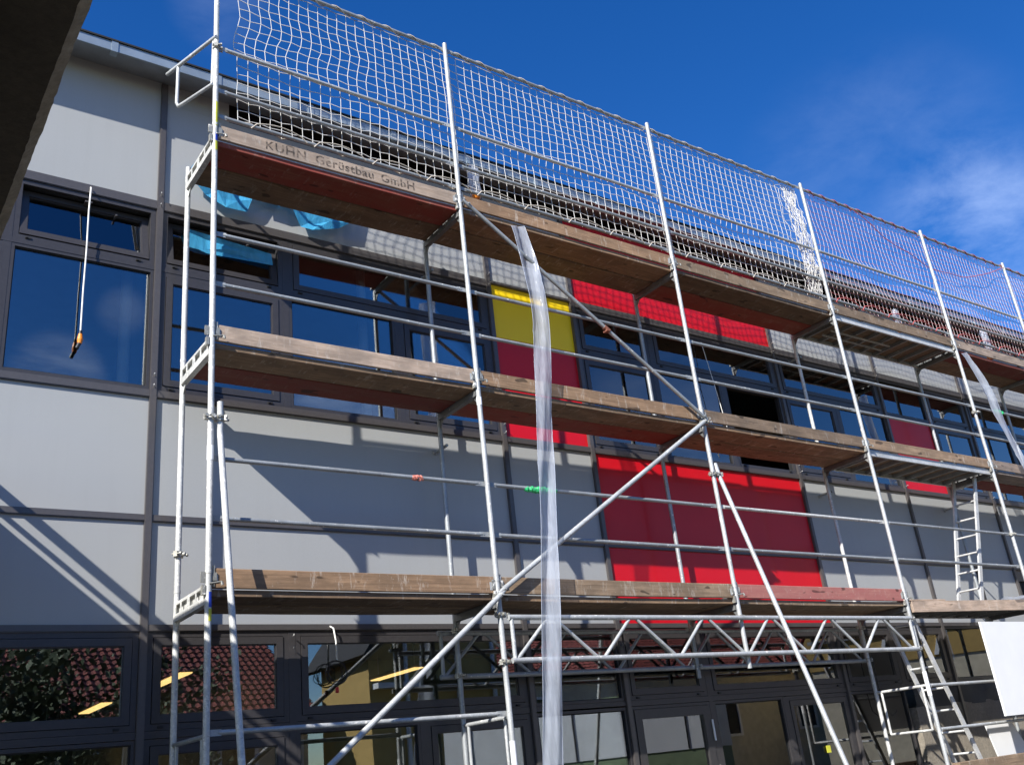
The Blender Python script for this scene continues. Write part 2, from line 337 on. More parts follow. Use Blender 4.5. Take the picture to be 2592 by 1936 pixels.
# ---- windows
hinge = MB().box(-.022, .022, -.010, 0, -.009, .009).box(-.018, -.006, -.016, -.010, -.006, .006)
hinge_me = hinge.build('hinge_cover', 'gasket', None); hm = hinge_me.data; bpy.data.objects.remove(hinge_me)
def window(k0, k1, z0, z1, kind='casement', dx0=0, dx1=0):
    """one window: frame > sash, pane, hinge covers"""
    x0, x1 = kx(k0)+.032+dx0, kx(k1)-.032-dx1
    f = MB().ring(x0, x1, z0, z1, .045 if kind != 'fixed' else .028, YP-.008, YP+.07).build('window', 'frame', B)
    if kind == 'fixed':
        MB().box(x0+.028, x1-.028, YP+.020, YP+.026, z0+.028, z1-.028).build('pane', 'glass', f)
        MB().ring(x0+.0285, x1-.0285, z0+.0285, z1-.0285, .009, YP+.006, YP+.019).build('gasket', 'gasket', f)
        return f
    a0, a1, b0, b1 = x0+.050, x1-.050, z0+.050, z1-.050
    MB().ring(x0+.045, x1-.045, z0+.045, z1-.045, .0048, YP+.02, YP+.06).build('gasket', 'gasket', f)
    sash = MB().ring(a0, a1, b0, b1, .058, YP-.016, YP+.03); sash.ring(a0+.058, a1-.058, b0+.058, b1-.058, .008, YP-.004, YP+.026)
    pane = MB().box(a0+.066, a1-.066, YP+.008, YP+.014, b0+.066, b1-.066)
    if kind == 'casement':
        sash.build('sash', 'frame', f); pane.build('pane', 'glass', f)
    else:
        hx, hy, hz = a0, YP+.01, b0
        T = Matrix.Translation((hx, hy, hz))
        rot = Matrix.Rotation(R(-11), 4, 'X') if kind == 'tilt' else Matrix.Rotation(R(78), 4, 'Z')
        X = T @ rot @ T.inverted()
        sash.build('sash', 'frame', f, xf=X); pane.build('pane', 'glass', f, xf=X)
        if kind == 'tilt':
            MB().box(a1-.30, a1-.285, YP+.02, YP+.16, b1-.09, b1-.075).box(a0+.5, a0+.56, YP-.002, YP+.10, b1-.03, b1-.015).build('stay_arm', 'cap', f)
    for hx in (x0+.12, x1-.14): inst(hm, 'hinge_cover', f, (hx, YP-.0085, z0+.022))
    return f
ZT = 3.11
for a, b, kd in ((-3, -2, 'fixed'), (-2, -1, 'fixed'), (-1, 0, 'tilt'), (0, 1, 'tilt'), (1, 3, 'casement'), (4, 5, 'casement'), (5, 7, 'casement'), (7, 9, 'casement'), (9, 10, 'fixed'), (10, 11, 'casement'), (11, 13, 'casement'), (13, 15, 'casement'), (15, 17, 'casement')):
    window(a, b, ZT+.005, 3.708, kd)
for a, b, kd in ((-3, -2, 'fixed'), (-2, -1, 'fixed'), (-1, 0, 'fixed'), (0, 1, 'casement'), (1, 2, 'fixed'), (2, 3, 'casement'), (4, 5, 'casement'), (5, 6, 'fixed'), (6, 7, 'open'), (7, 8, 'casement'), (8, 9, 'fixed'), (10, 11, 'casement'), (11, 12, 'fixed'), (12, 13, 'casement'), (13, 15, 'fixed'), (15, 17, 'casement')):
    window(a, b, 1.90, ZT-.040 if kd != 'fixed' else ZT-.040, kd)
for a, b in ((-5, 0), (0, 3), (4, 7), (7, 9), (9, 11), (11, 17)):
    MB().box(kx(a)+.0305, kx(b)-.0305, YP-.012, YP+.06, ZT-.0395, ZT+.0045).build('transom_bar', 'frame', B)
for k, z0, z1 in ((-1, 1.9, 3.7), (-3, 1.9, 3.7), (1, 1.9, 3.7), (2, 1.9, 3.07), (5, 1.9, 3.7), (6, 1.9, 3.07), (8, 1.9, 3.07), (10, 1.9, 3.7), (12, 1.9, 3.07)):
    MB().box(kx(k)-.0315, kx(k)+.0315, YP-.010, YP+.065, z0, z1).build('window_post', 'frame', B)
# ---- lower band
for a, b, kd in ((-3, -1, 'casement'), (-1, 0, 'casement'), (0, 1, 'casement'), (1, 3, 'casement'), (3, 4, 'fixed'), (4, 5, 'casement'), (5, 7, 'casement'), (7, 8, 'casement'), (8, 9, 'casement'), (9, 11, 'fixed'), (11, 13, 'fixed'), (13, 15, 'fixed')):
    window(a, b, -.890, -.149, kd, dx1=.0)
for a, b in ((-5, 0), (0, 3), (3, 4), (4, 7), (7, 9), (9, 11), (11, 17)):
    h = .055 if (a, b) != (3, 4) else .045
    MB().box(kx(a)+.0305, kx(b)-.0305, YP-.014, YP+.07, -.893-h, -.893).build('transom_bar', 'frame', B)
for a, b, kd in ((-3, -1, 'casement'), (-1, 0, 'fixed'), (0, 1, 'casement'), (1, 2, 'fixed'), (2, 3, 'casement'), (3, 4, 'fixed'), (5, 6, 'fixed'), (6, 7, 'casement'), (7, 8, 'fixed')):
    window(a, b, -3.05, -.953, kd)
for k in (-1, 1, 2, 5, 6, 8):
    MB().box(kx(k)-.0315, kx(k)+.0315, YP-.010, YP+.068, -3.06 if k < 8 else -.9, -.957 if k in (2, 6) else -.149).build('window_post', 'frame', B)
# the door with its pale hinges
x0, x1 = kx(4)+.034, kx(5)-.034
f = MB().ring(x0, x1, -3.05, -.953, .03, YP-.010, YP+.07).build('door', 'frame', B)
MB().ring(x0+.034, x1-.034, -3.04, -.987, .095, YP-.020, YP+.04).build('door_leaf', 'frame', f)
MB().box(x0+.129, x1-.129, YP+.012, YP+.018, -2.95, -1.082).build('pane', 'glass', f)
for z in (-1.25, -1.72, -2.2):
    hg = MB().tube((x1-.018, YP-.032, z-.11), (x1-.018, YP-.032, z+.11), .011, 10)
    for q in (-.055, 0, .055): hg.tube((x1-.018, YP-.032, z+q-.002), (x1-.018, YP-.032, z+q+.002), .0125, 10)
    hg.build('hinge', 'white_board', f)
# pins on the mullions
pin = MB().path([(0, 0, 0), (-.012, -.045, .010), (-.018, -.050, -.004)], .0045, 6).build('fixing_pin', 'alu', None); pm = pin.data; bpy.data.objects.remove(pin)
for k, zz in ((0, (3.86, 3.74, 2.02, 1.92)), (3, (3.86, 3.74, 2.02, 1.92)), (4, (-.22, -.33)), (7, (3.86, 3.74, 2.02, 1.92)), (9, (3.86, 3.74, 2.02, 1.92)), (1, (-.20, -.30)), (5, (-.22, -.33)), (11, (2.02, 1.92))):
    for z in zz: inst(pm, 'fixing_pin', B, (kx(k)+.005, YC-.001, z), (0, random.uniform(-.2, .2), 0))
# ---- roof edge
MB().poly([(.62, 5.10), (.60, 5.10), (.60, 5.205), (.62, 5.205)], XL, XR, 'x').build('fascia', 'zinc', B)
MB().poly([(.622, 5.103), (.96, 5.185), (.96, 5.20), (.622, 5.115)], XL, XR, 'x').build('soffit', 'soffit', B)
MB().poly([(.585, 5.207), (9.0, 5.62), (9.0, 5.66), (.585, 5.225)], XL, XR, 'x').build('roof', 'gasket', B)
br = MB().box(-.03, .03, .592, .5995, 5.09, 5.222).box(-.03, .03, .5995, .66, 5.085, 5.099).build('fascia_joint', 'zinc', None); bm_ = br.data; bpy.data.objects.remove(br)
x = -.75
while x < XR: inst(bm_, 'fascia_joint', B, (x, 0, 0)); x += .98
# ---- inside of the building
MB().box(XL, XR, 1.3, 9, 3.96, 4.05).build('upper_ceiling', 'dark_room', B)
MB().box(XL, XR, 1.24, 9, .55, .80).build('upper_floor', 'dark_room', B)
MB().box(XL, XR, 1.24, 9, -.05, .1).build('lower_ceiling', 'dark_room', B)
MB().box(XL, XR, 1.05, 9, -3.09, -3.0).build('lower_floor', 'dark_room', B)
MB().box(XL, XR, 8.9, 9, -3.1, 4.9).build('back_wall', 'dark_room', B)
MB().box(XL-.1, XL, .99, 9, -3.1, 5.2).build('end_wall', 'panel', B)
MB().box(XR, XR+.1, .99, 9, -3.1, 5.2).build('end_wall', 'panel', B)
for x, y in ((-.38, 1.22), (2.02, 1.22), (6.72, 1.22), (9.75, 1.22)): MB().tube((x, y, .8), (x, y, 3.96), .05, 16).build('interior_column', 'plaster', B)
for k in (1.02, 7.02, 9.5): MB().box(kx(k), kx(k)+.12, 1.06, 8.9, -3, -.05).build('partition_wall', 'plaster', B)
MB().box(kx(2)-.3, kx(5)-.3, 3.6, 3.7, -3, -.05).build('partition_wall', 'green_wall', B)
MB().box(kx(7.2), kx(9.3), 1.7, 1.73, -3, -.9).build('partition_wall', 'plaster', B)
# ---- concrete base on the right, with membrane, and opening behind the far platform
cb = MB(); n = 30
for i in range(n):
    xa, xb = kx(8)+.13+i*.28, kx(8)+.13+(i+1)*.28; za = -1.19+random.uniform(-.02, .02)
    cb.box(xa, xb, .930, 1.16, -3.08, -1.21)
    cb.box(xa+.001, xb-.001, .935+random.uniform(0, .01), 1.15, -1.2095, za)
cb = MB().box(kx(8)+.13, XR, .930, 1.16, -3.08, -1.21); pts = [(kx(8)+.13, -1.2095)]+[(kx(8)+.13+i*.13, -1.19+random.uniform(-.018, .018)) for i in range(70)]; pts.append((pts[-1][0], -1.2095))
cb.poly(pts, .932, 1.15); cb.build('concrete_base', 'conc', B)
mb = MB(); pts = []
for i in range(41):
    for j in range(5):
        pts.append((kx(8)+.15+i*.2, .936+random.uniform(-.012, .006)-.01*math.sin(i*1.3+j), -.95-.066*j))
mb._add(pts, [(i*5+j, i*5+j+1, (i+1)*5+j+1, (i+1)*5+j) for i in range(40) for j in range(4)], True); mb.build('sealing_membrane', 'membrane', B)
MB().box(12.28, XR, YP+.01, YP+.05, .56, .74).build('lintel', 'cap', B)
MB().box(12.24, 12.30, YP-.02, YP+.3, -.14, .70).build('reveal', 'frame', B)
MB().box(12.3, XR, 1.25, 1.3, -.1, .56).build('timber_infill', 'wood_grey', B)
MB().box(12.3, XR, YP-.008, YP+.04, -.145, -.098).build('rail_cap', 'cap', B)
# ceiling lamps
lampspots = [(.30, 4.45, 'glowing strip lamp low behind the leftmost lower window'), (.25, 6.25, 'tiny glowing lamp at the bottom edge of the leftmost lower window'), (.43, 2.3, 'glowing lamp behind the lower window beside the leftmost scaffold posts'),
             (2.87, 4.45, 'glowing lamp at the left end of the wide lower window'), (2.87, 2.45, 'long glowing strip lamp in the middle of the wide lower window')]
for i, (x, y, lb) in enumerate(lampspots):
    t = thing('ceiling_lamp', lb, 'lamp', 'lamps glowing behind the lower windows', (x, y, -.35))
    MB().box(-.07, .07, -.5, .5, 0, .035).build('lamp_housing', 'wood_light', t); MB().box(-.055, .055, -.485, .485, -.012, -.002).build('diffuser', 'lamp', t)
    for s_ in (-.4, .4): MB().tube((0, s_, .035), (0, s_, .25), .004, 6).build('hanger', 'alu', t)

# ================================================================== FOREGROUND CONCRETE SLAB
t = thing('concrete_canopy', 'dark rough concrete slab edge overhead in the upper left corner', 'concrete slab')
m = MB(); n = 330; prof = []
for i in range(n+1):
    y = -9.5+i*(10.3/n); a = .0016*math.sin(i*.31)+.001*math.sin(i*.83+1)+random.uniform(-.0007, .0007); b = random.uniform(-.002, .002)+.0015*math.sin(i*.23)
    if random.random() < .02: a -= .004
    xs = -1.882+a
    prof.append([(-7, y, 1.166), (xs+.002, y, 1.166), (xs, y, .992+b), (-1.921+b, y, .966), (-2.16, y, .966), (-7, y, .966)])
vs = [p for r_ in prof for p in r_]; m._add(prof[0], [(0, 1, 2, 3, 4, 5)]); m._add(prof[-1], [(5, 4, 3, 2, 1, 0)])
b0 = len(m.v); m.v += vs
for i in range(n):
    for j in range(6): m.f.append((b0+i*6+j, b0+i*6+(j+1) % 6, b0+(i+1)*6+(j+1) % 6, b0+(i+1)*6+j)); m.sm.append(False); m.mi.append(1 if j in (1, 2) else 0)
m.build('slab', ['conc_shaded', 'conc_edge'], t)
MB().box(-6.8, -2.20, -9.4, .7, .87, .965).build('downstand_beam', 'conc_shaded', t)
t = thing('shadow_guardrail', 'unseen timber edge guard on the overhead concrete slab, added for its bar shadows', 'guardrail')  # added out of view; board heights and gaps set to cast bar shadows
MB().bbox(-1.96, -1.93, 0, 0, 0, 0) if 0 else None
MB().box(-1.947, -1.925, -7, .72, 1.395, 1.48).build('top_board', 'wood', t); MB().box(-1.947, -1.925, -7, .72, 1.265, 1.302).build('lower_board', 'wood', t)
for y in (-6.5, -3.4, .66): MB().box(-1.99, -1.948, y, y+.05, 1.167, 1.55).build('post', 'galv_dark', t)

# ================================================================== SCAFFOLD
PX = [0, 2.57, 5.64, 8.71, 11.78, 14.35, 17.42]
Z0, Z1, Z2 = 0, 2.0, 4.0
ZD3 = {0: 3.985}
SC = thing('scaffold', 'galvanised tube scaffold standing along the whole facade', 'scaffold')
rP = .0242
YI = .73
tape = []
def post(x, y, z0, z1, mat='galv', joints=()):
    m = MB().tube((x, y, z0), (x, y, z1), rP, 18)
    for z in joints: m.tube((x, y, z-.012), (x, y, z+.012), rP+.0025, 18)
    m.tube((x, y, z1), (x, y, z1+.002), rP*.86, 18)
    return m.build('post', mat, SC)
for i, x in enumerate(PX):
    bot = -3.08 if i not in (2,) else -.72
    o = post(x, 0, bot, 6.12, 'galv_white' if i == 0 else 'galv', (2.12, 4.12, .12))
    post(x, YI, -3.08 if i != 2 else -.72, 4.12, 'galv_white' if i in (0, 3) else 'galv_dark', (2.12, .12))
    if bot < -3:
        for y in (0, YI):
            MB().box(x-.075, x+.075, y-.075, y+.075, -3.098, -3.09).tube((x, y, -3.09), (x, y, -3.0), .019, 12).build('base_plate', 'galv_dark', SC)
# coloured tape on the first post
for z0, z1, mt in ((4.10, 4.36, 'yellow_tape'), (3.94, 4.02, 'blue_tape'), (3.84, 3.935, 'yellow_tape'), (-.14, -.03, 'blue_tape'), (-.24, -.15, 'yellow_tape')):
    m = MB(); vs = []; sg = 9
    for k in range(sg+1):
        a_ = R(-100+k*13); vs += [(math.cos(a_)*.0256, math.sin(a_)*.0256, z0), (math.cos(a_)*.0256, math.sin(a_)*.0256, z1)]
    m._add(vs, [(2*k, 2*k+2, 2*k+3, 2*k+1) for k in range(sg)], True); m.build('tape_band', mt, SC)
for x, y, z0, z1 in ((2.57, 0, -1.42, -1.22), (0, 0, .98, 1.10), (8.71, 0, -1.12, -.84), (2.57, 0, 1.78, 1.86)):
    MB().tube((x, y, z0), (x, y, z1), .0262, 16).build('tape_band', 'white_board', SC)
# transom (U profile with slots, gussets)
tm = MB()
y0, y1 = .022, YI-.022
tm.box(.006, .010, y0, y1, -.1115, .0075)
tm.box(-.022, .022, y0, y1, .008, .030); tm.box(-.024, -.018, y0, y1, -.118, -.062); tm.box(.018, .024, y0, y1, -.118, -.062); tm.box(-.0178, .0178, y0, y1, -.118, -.112)
for a, b in ((y0, .05), (.20, .222), (.355, .38), (.39, .412), (.55, .572), (.68, y1)): tm.box(-.0235, -.0185, a, b, -.0618, .0078); tm.box(.0185, .0235, a, b, -.0618, .0078)
tm.poly([(y0, -.119), (y0, -.20), (.09, -.119)], -.003, .003, 'x'); tm.poly([(y1, -.119), (y1, -.20), (y1-.07, -.119)], -.003, .003, 'x')
to = tm.build('transom', 'galv', None); tme = to.data; bpy.data.objects.remove(to)
tme.materials.clear(); tme.materials.append(M['galv_shaded']); tmw = tme.copy(); tmw.materials.clear(); tmw.materials.append(M['galv_white'])
def zlev(i, z): return z-(.02 if (z > 3.9 and i == 0) else 0)
for i, x in enumerate(PX):
    for z in (Z0, Z1, Z2): inst(tmw if i == 0 else tme, 'transom', SC, (x, 0, zlev(i, z)))
# toe-board pegs and wedge heads at each outer joint
pg = MB().box(.03, .045, -.006, .012, .01, .17).box(.026, .060, -.012, .0, .055, .115).tube((.0, -.024, .03), (.09, -.030, .045), .007, 8).tube((.088, -.030, .045), (.094, -.030, .02), .011, 8)
pg.box(-.06, -.028, -.010, .004, .04, .12).box(-.05, -.026, -.02, .02, -.05, .02)
po = pg.build('toe_board_peg', 'clamp', None); pme = po.data; bpy.data.objects.remove(po)
for i, x in enumerate(PX):
    for z in (Z0, Z1, Z2): inst(pme, 'toe_board_peg', SC, (x, 0, zlev(i, z)))
# coupler
cm = MB()
for s in (-.017, .017): cm.tube((0, 0, s-.006), (0, 0, s+.006), .034, 16)
cm.box(-.052, -.030, -.016, .016, -.022, .022); cm.tube((-.044, -.045, 0), (-.044, .030, 0), .007, 8); cm.tube((-.044, -.052, 0), (-.044, -.036, 0), .014, 6)
cm.box(.028, .060, -.014, .014, -.020, .020); cm.tube((.052, -.05, 0), (.052, .02, 0), .006, 8); cm.tube((.052, -.056, 0), (.052, -.042, 0), .013, 6)
cm.tube((.01, -.055, 0), (.01, -.028, 0), .016, 12)
co = cm.build('coupler', 'clamp', None); cme = co.data; bpy.data.objects.remove(co)
def coupler(x, y, z, rz=0, rx=0): return inst(cme, 'coupler', SC, (x, y, z), (rx, 0, rz))
for x, y, z, rz in ((0, 0, 1.335, 0), (.075, -.01, 1.33, 2.6), (0, YI, .42, .8), (2.57, 0, -.185, .2), (2.57, 0, -.585, .3), (5.64, 0, -.20, 3.0), (5.64, 0, -.575, 3.1), (8.71, 0, -.20, 3.1), (8.71, 0, -.57, 3.0),
                     (2.57, YI, -.20, .5), (2.57, YI, -.60, .5), (8.71, YI, -.20, 2.5), (8.71, YI, -.60, 2.5), (5.64, 0, 1.37, 0), (5.71, -.01, 1.365, 2.6), (11.78, 0, 1.0, .3), (5.64, -.03, 1.97, .2), (0, 0, 4.99, 1.2), (11.78, 0, 2.9, 0), (5.64, YI, -.20, 2.5), (5.64, YI, -.60, 2.5)):
    coupler(x, y, z, rz)
# guard rails
def rail(i, z, zz=None, mat='galv', y=.034, r=.0192):
    a, b = PX[i]+.03, PX[i+1]-.03; z2 = z if zz is None else zz
    m = MB().tube((a+.075, y, z), (b-.075, y, z2), r, 12)
    for s, e, zc in ((a-.03, a+.085, z), (b-.085, b+.03, z2)):
        m.box(s, e, y-.012, y-.004, zc-.022, zc+.022); m.tube(((s+e)/2-.02, y-.016, zc), ((s+e)/2-.02, y+.002, zc), .009, 8)
    m.tube((a+.06, y-.004, z), (a+.10, y, z), .013, 12, .0192); m.tube((b-.10, y, z2), (b-.06, y-.004, z2), .0192, 12, .013)
    return m.build('guard_rail', mat, SC)
for i in range(6):
    for z in (1.01, .535): rail(i, z, None, 'galv_white' if (i == 2 and z > 1) else 'galv_dark')
    for z in (3.02, 2.54): rail(i, z, None, 'galv_dark')
    for z in (5.02, 4.53, 4.245): rail(i, z, None, 'galv_dark' if z < 5 else 'galv')
    rail(i, 6.06, None, 'galv_dark')
for i in (0, 3, 4, 5):
    rail(i, -1.0, None, 'galv'); 
    if i: rail(i, -1.5, None, 'galv')
# braces
def brace(p, q, r=.0215, mat='galv', flat=True):
    p, q = Vector(p), Vector(q); d = (q-p).normalized()
    m = MB().tube(p, q, r, 14)
    if flat:
        for e, s in ((p, -1), (q, 1)): m.tube(e+d*s*-.01, e+d*s*.07, r*.95, 12, .012); m.tube(e+Vector((0, -.035, 0)), e+Vector((0, .02, 0)), .010, 8)
    return m.build('brace', mat, SC)
brace((2.63, -.055, 4.0), (5.60, -.055, 2.03), mat='galv_dark')
brace((5.60, -.055, 1.97), (2.60, -.055, .03), .0235, 'galv')
brace((2.56, -.058, -.02), (-.05, -.058, -2.0), .0235, 'galv')
MB().tube((4.28, -.055, 2.906), (4.345, -.055, 2.862), .029, 12).box(4.29, 4.33, -.09, -.02, 2.85, 2.875).build('rust_collar', 'rust', SC)
MB().hollow((.072, -.004, 1.47), (.075, -.004, 1.20), rP).tube((.075, -.004, 1.205), (.085, -.80, -3.05), rP, 16).build('raking_tube', 'galv_white', SC)
MB().hollow((5.715, .01, 1.50), (5.713, -.02, 1.34), rP).tube((5.713, -.02, 1.345), (5.70, -1.25, -3.05), rP, 16).build('raking_tube', 'galv', SC)
# end guard frames
def endframe(x, z, mat='galv'):
    m = MB().tube((x, -.0, z), (x, YI, z), .0175, 12); m.tube((x, .08, z), (x, .08, z-.50), .015, 10); m.tube((x, .65, z), (x, .65, z-.50), .015, 10); m.tube((x, .08, z-.50), (x, .65, z-.50), .015, 10)
    return m.build('end_guard', mat, SC)
endframe(.0, -1.02, 'galv_dark'); endframe(2.57, -1.03); endframe(8.71, -1.0, 'galv_white')
ef = MB().path([(-.01, -.03, 5.09), (-.255, .64, 5.05)], .0185, 12); ef.path([(-.195, .49, 5.05), (-.20, .49, 4.63), (-.195, .45, 4.565), (-.17, .36, 4.55), (-.03, -.01, 4.55)], .0165, 10); ef.path([(-.02, .02, 5.06), (-.025, .03, 4.56)], .0135, 10)
ef.build('end_guard', 'galv', SC)
# lattice girders
def girder(y, x0, x1, zt, zb, mat):
    top = MB().tube((x0, y, zt), (x1, y, zt), rP, 16).build('girder_chord', mat, SC); MB().tube((x0, y, zb), (x1, y, zb), rP, 16).build('girder_chord', mat, SC)
    for xe in (x0+.03, x1-.04): MB().tube((xe, y, zt), (xe, y, zb), .019, 12).build('girder_strut', mat, SC)
    n = 6; p = (x1-x0-.1)/n
    for i in range(n):
        xa = x0+.06+i*p
        MB().tube((xa, y, zb+.015), (xa+p*.36, y, zt-.018), .0165, 10, .0165).build('girder_strut', mat, SC)
        MB().tube((xa+p*.46, y, zt-.018), (xa+p*.90, y, zb+.015), .0165, 10).build('girder_strut', mat, SC)
girder(-.05, 2.62, 8.64, -.215, -.58, 'galv'); girder(YI+.05, 2.40, 8.78, -.21, -.60, 'galv_dark')
# ladder ties, wall anchors
for x, z in ((2.57, 1.62), (8.71, 1.62), (11.78, 1.62), (2.57, 3.62), (8.71, 3.62)):
    m = MB().tube((x+.05, .70, z), (x+.06, YP+.02, z), .016, 10); m.tube((x+.06, YP-.02, z), (x+.06, YP+.0, z), .03, 10); m.build('wall_anchor', 'galv_dark', SC)

# ---- decks and toe boards
BAY = ['first', 'second', 'third', 'fourth', 'fifth', 'sixth']; LEV = {0: 'lowest', 1: 'middle', 2: 'top'}
cname = {'wood': 'brown', 'wood_light': 'pale', 'wood_grey': 'grey-brown', 'wood_red': 'red-stained', 'wood_pink': 'faded red'}
decks = {(2, 0): ('wood_red', 'wood'), (2, 1): ('wood', 'wood'), (2, 2): ('wood', 'wood_red'), (2, 4): ('wood_red', 'wood'), (2, 5): ('wood', 'wood'),
         (1, 0): ('wood', 'wood_red'), (1, 1): ('wood', 'wood_red'), (1, 2): ('wood', 'wood'), (1, 4): ('wood_light', 'wood_red'), (1, 5): ('wood', 'wood'),
         (0, 0): ('wood', 'wood_grey'), (0, 1): ('wood', 'wood'), (0, 2): ('wood_grey', 'wood')}
toes = {(2, 0): 'wood_light', (2, 1): 'wood', (2, 2): 'wood_grey', (2, 3): 'wood_grey', (2, 4): 'wood_light', (2, 5): 'wood', (1, 0): 'wood_light', (1, 1): 'wood', (1, 2): 'wood_grey', (1, 3): 'wood_grey', (1, 4): 'wood_light', (1, 5): 'wood',
        (0, 0): 'wood', (0, 1): 'wood_grey', (0, 2): 'wood_pink'}
def bowed(x0, x1, ya, yb, za, zb, sag, n=14, dz0=0):
    m = MB(); b = .005; pr = [(ya+b, za), (yb-b, za), (yb, za+b), (yb, zb-b), (yb-b, zb), (ya+b, zb), (ya, zb-b), (ya, za+b)]
    vs = []
    for i in range(n+1):
        t_ = i/n; s = -sag*4*t_*(1-t_)+dz0*(1-t_)
        for y, z in pr: vs.append((x0+(x1-x0)*t_, y+.0015*math.sin(i*1.7), z+s))
    fs = [(i*8+(j+1) % 8, i*8+j, (i+1)*8+j, (i+1)*8+(j+1) % 8) for i in range(n) for j in range(8)]
    m._add(vs, fs); m._add(vs[:8], [tuple(range(8))]); m._add(vs[-8:], [tuple(range(8))[::-1]]); return m
zl = {0: Z0, 1: Z1, 2: Z2}
for (lv, i), (fm, bm) in sorted(decks.items()):
    z = zl[lv]; xa, xb = PX[i]+.027, PX[i+1]-.027; d0 = -.02 if (lv, i) == (2, 0) else 0
    for nm, ya, yb, mt in (('front', .028, .350, fm), ('wall-side', .362, .690, bm)):
        o = bowed(xa, xb, ya, yb, z-.056, z-.003, random.uniform(.0, .012), dz0=d0).build('deck_plank', mt)
        tag(o, f'{cname[mt]} wooden {nm} deck plank of the {LEV[lv]} scaffold level, {BAY[i]} bay from the left', 'plank', 'wooden deck planks on the scaffold')
for (lv, i), mt in sorted(toes.items()):
    z = zl[lv]; xa, xb = PX[i]+(.03 if i else .03), PX[i+1]-.035; d0 = -.02 if (lv, i) == (2, 0) else 0
    t = thing('toe_board', f'{cname[mt]} toe board on the {LEV[lv]} deck, {BAY[i]} bay from the left' + (', with stencilled name' if (lv, i) == (2, 0) else ''), 'toe board', 'toe boards along the scaffold decks')
    bowed(xa, xb, .000, .027, z+.002, z+.150, random.uniform(-.003, .006), dz0=d0).build('board', mt, t)
    MB().box(xb-.045, xb-.004, -.0035, -.0005, z+.03, z+.10).box(xa+.004, xa+.04, -.0035, -.0005, z+.04+d0, z+.10+d0).build('end_fitting', 'galv', t)
    if (lv, i) == (2, 0):
        for word, wx0, wx1 in (('KUHN', .47, .86), ('Gerüstbau', .96, 1.57), ('GmbH', 1.655, 2.03)):
            cu = bpy.data.curves.new('txt', 'FONT'); cu.body = word; cu.size = .132; cu.space_character = 1.08; cu.offset = .0018
            tob = bpy.data.objects.new('txt', cu); col.objects.link(tob); dg = bpy.context.evaluated_depsgraph_get(); me = bpy.data.meshes.new_from_object(tob.evaluated_get(dg)); bpy.data.objects.remove(tob)
            xs = [v_.co.x for v_ in me.vertices]; sx = (wx1-wx0)/(max(xs)-min(xs))
            for v_ in me.vertices:
                X_ = wx0+(v_.co.x-min(xs))*sx; Z_ = v_.co.y; v_.co = (X_, -.0018, z+.035+Z_-.014*(1-X_/2.57)-.006)
            me.materials.clear(); me.materials.append(M['letter']); me.name = 'stencil_word'
            o = bpy.data.objects.new('stencil_word', me); col.objects.link(o); o.parent = t
# aluminium hatch decks
def aludeck(i, z, lb, hatch, ladder=False):
    t = thing('metal_deck', lb, 'scaffold deck', 'aluminium scaffold decks'); xa, xb = PX[i]+.028, PX[i+1]-.028
    MB().box(xa, xb, .028, .040, z-.085, z-.006).box(xa, xb, .0405, .06, z-.085, z-.079).build('side_rail', 'alu', t)
    MB().box(xa, xb, .678, .690, z-.085, z-.006).box(xa, xb, .657, .6775, z-.085, z-.079).build('side_rail', 'alu', t)
    MB().box(xa+.002, xb-.002, .0405, .6775, z-.022, z-.008).build('deck_plate', 'wood_grey', t)
    n = 9
    for k in range(n):
        x = xa+.2+k*(xb-xa-.4)/(n-1); MB().box(x-.012, x+.012, .0405, .6775, z-.075, z-.0225).build('cross_bar', 'galv_dark', t)
    if hatch: MB().box(xa+.3, xb-1.3, .30, .315, z-.10, z-.076).box(xa+.3, xb-1.3, .45, .465, z-.10, z-.076).build('hatch_ladder', 'alu', t)
aludeck(3, Z2, 'metal hatch deck of the top scaffold level, underside with cross bars visible', True)
aludeck(3, Z1, 'metal deck of the middle scaffold level above the white upper ladder', False)
aludeck(3, Z0, 'metal deck of the lowest scaffold level right of the lattice girder', False)

# ---- outer platform plank, broken board, folded sheet
m = MB()
m.poly([(8.80, -.02), (12.6, -.40), (12.6, -.365), (8.80, .015)], -.135, .0, 'z'); tag(m.build('edge_plank', 'wood_light'), 'weathered plank on edge under the upper ladder, right of the girder end', 'plank')
m = MB().poly([(8.74, .10), (9.55, -.02), (9.60, .03), (8.9, .16)], .03, .045, 'z'); o = m.build('broken_board', 'wood_light'); o.rotation_euler = (0, R(.8), 0); o.location = (0, 0, .12); tag(o, 'short splintered board lying by the post at the end of the girder', 'board')
pts = []; m = MB(); ng = 14
for i in range(ng+1):
    for j in range(5): pts.append((10.85+i*.09, -.26-.01*i+j*.07, .012+.05*math.sin(math.pi*j/4)*(1-.3*math.sin(i*1.1))+random.uniform(-.006, .006)))
m._add(pts, [(i*5+j, (i+1)*5+j, (i+1)*5+j+1, i*5+j+1) for i in range(ng) for j in range(4)], True); tag(m.build('folded_sheet', 'film'), 'crumpled pale plastic sheet lying on the platform at the right edge', 'plastic sheet')
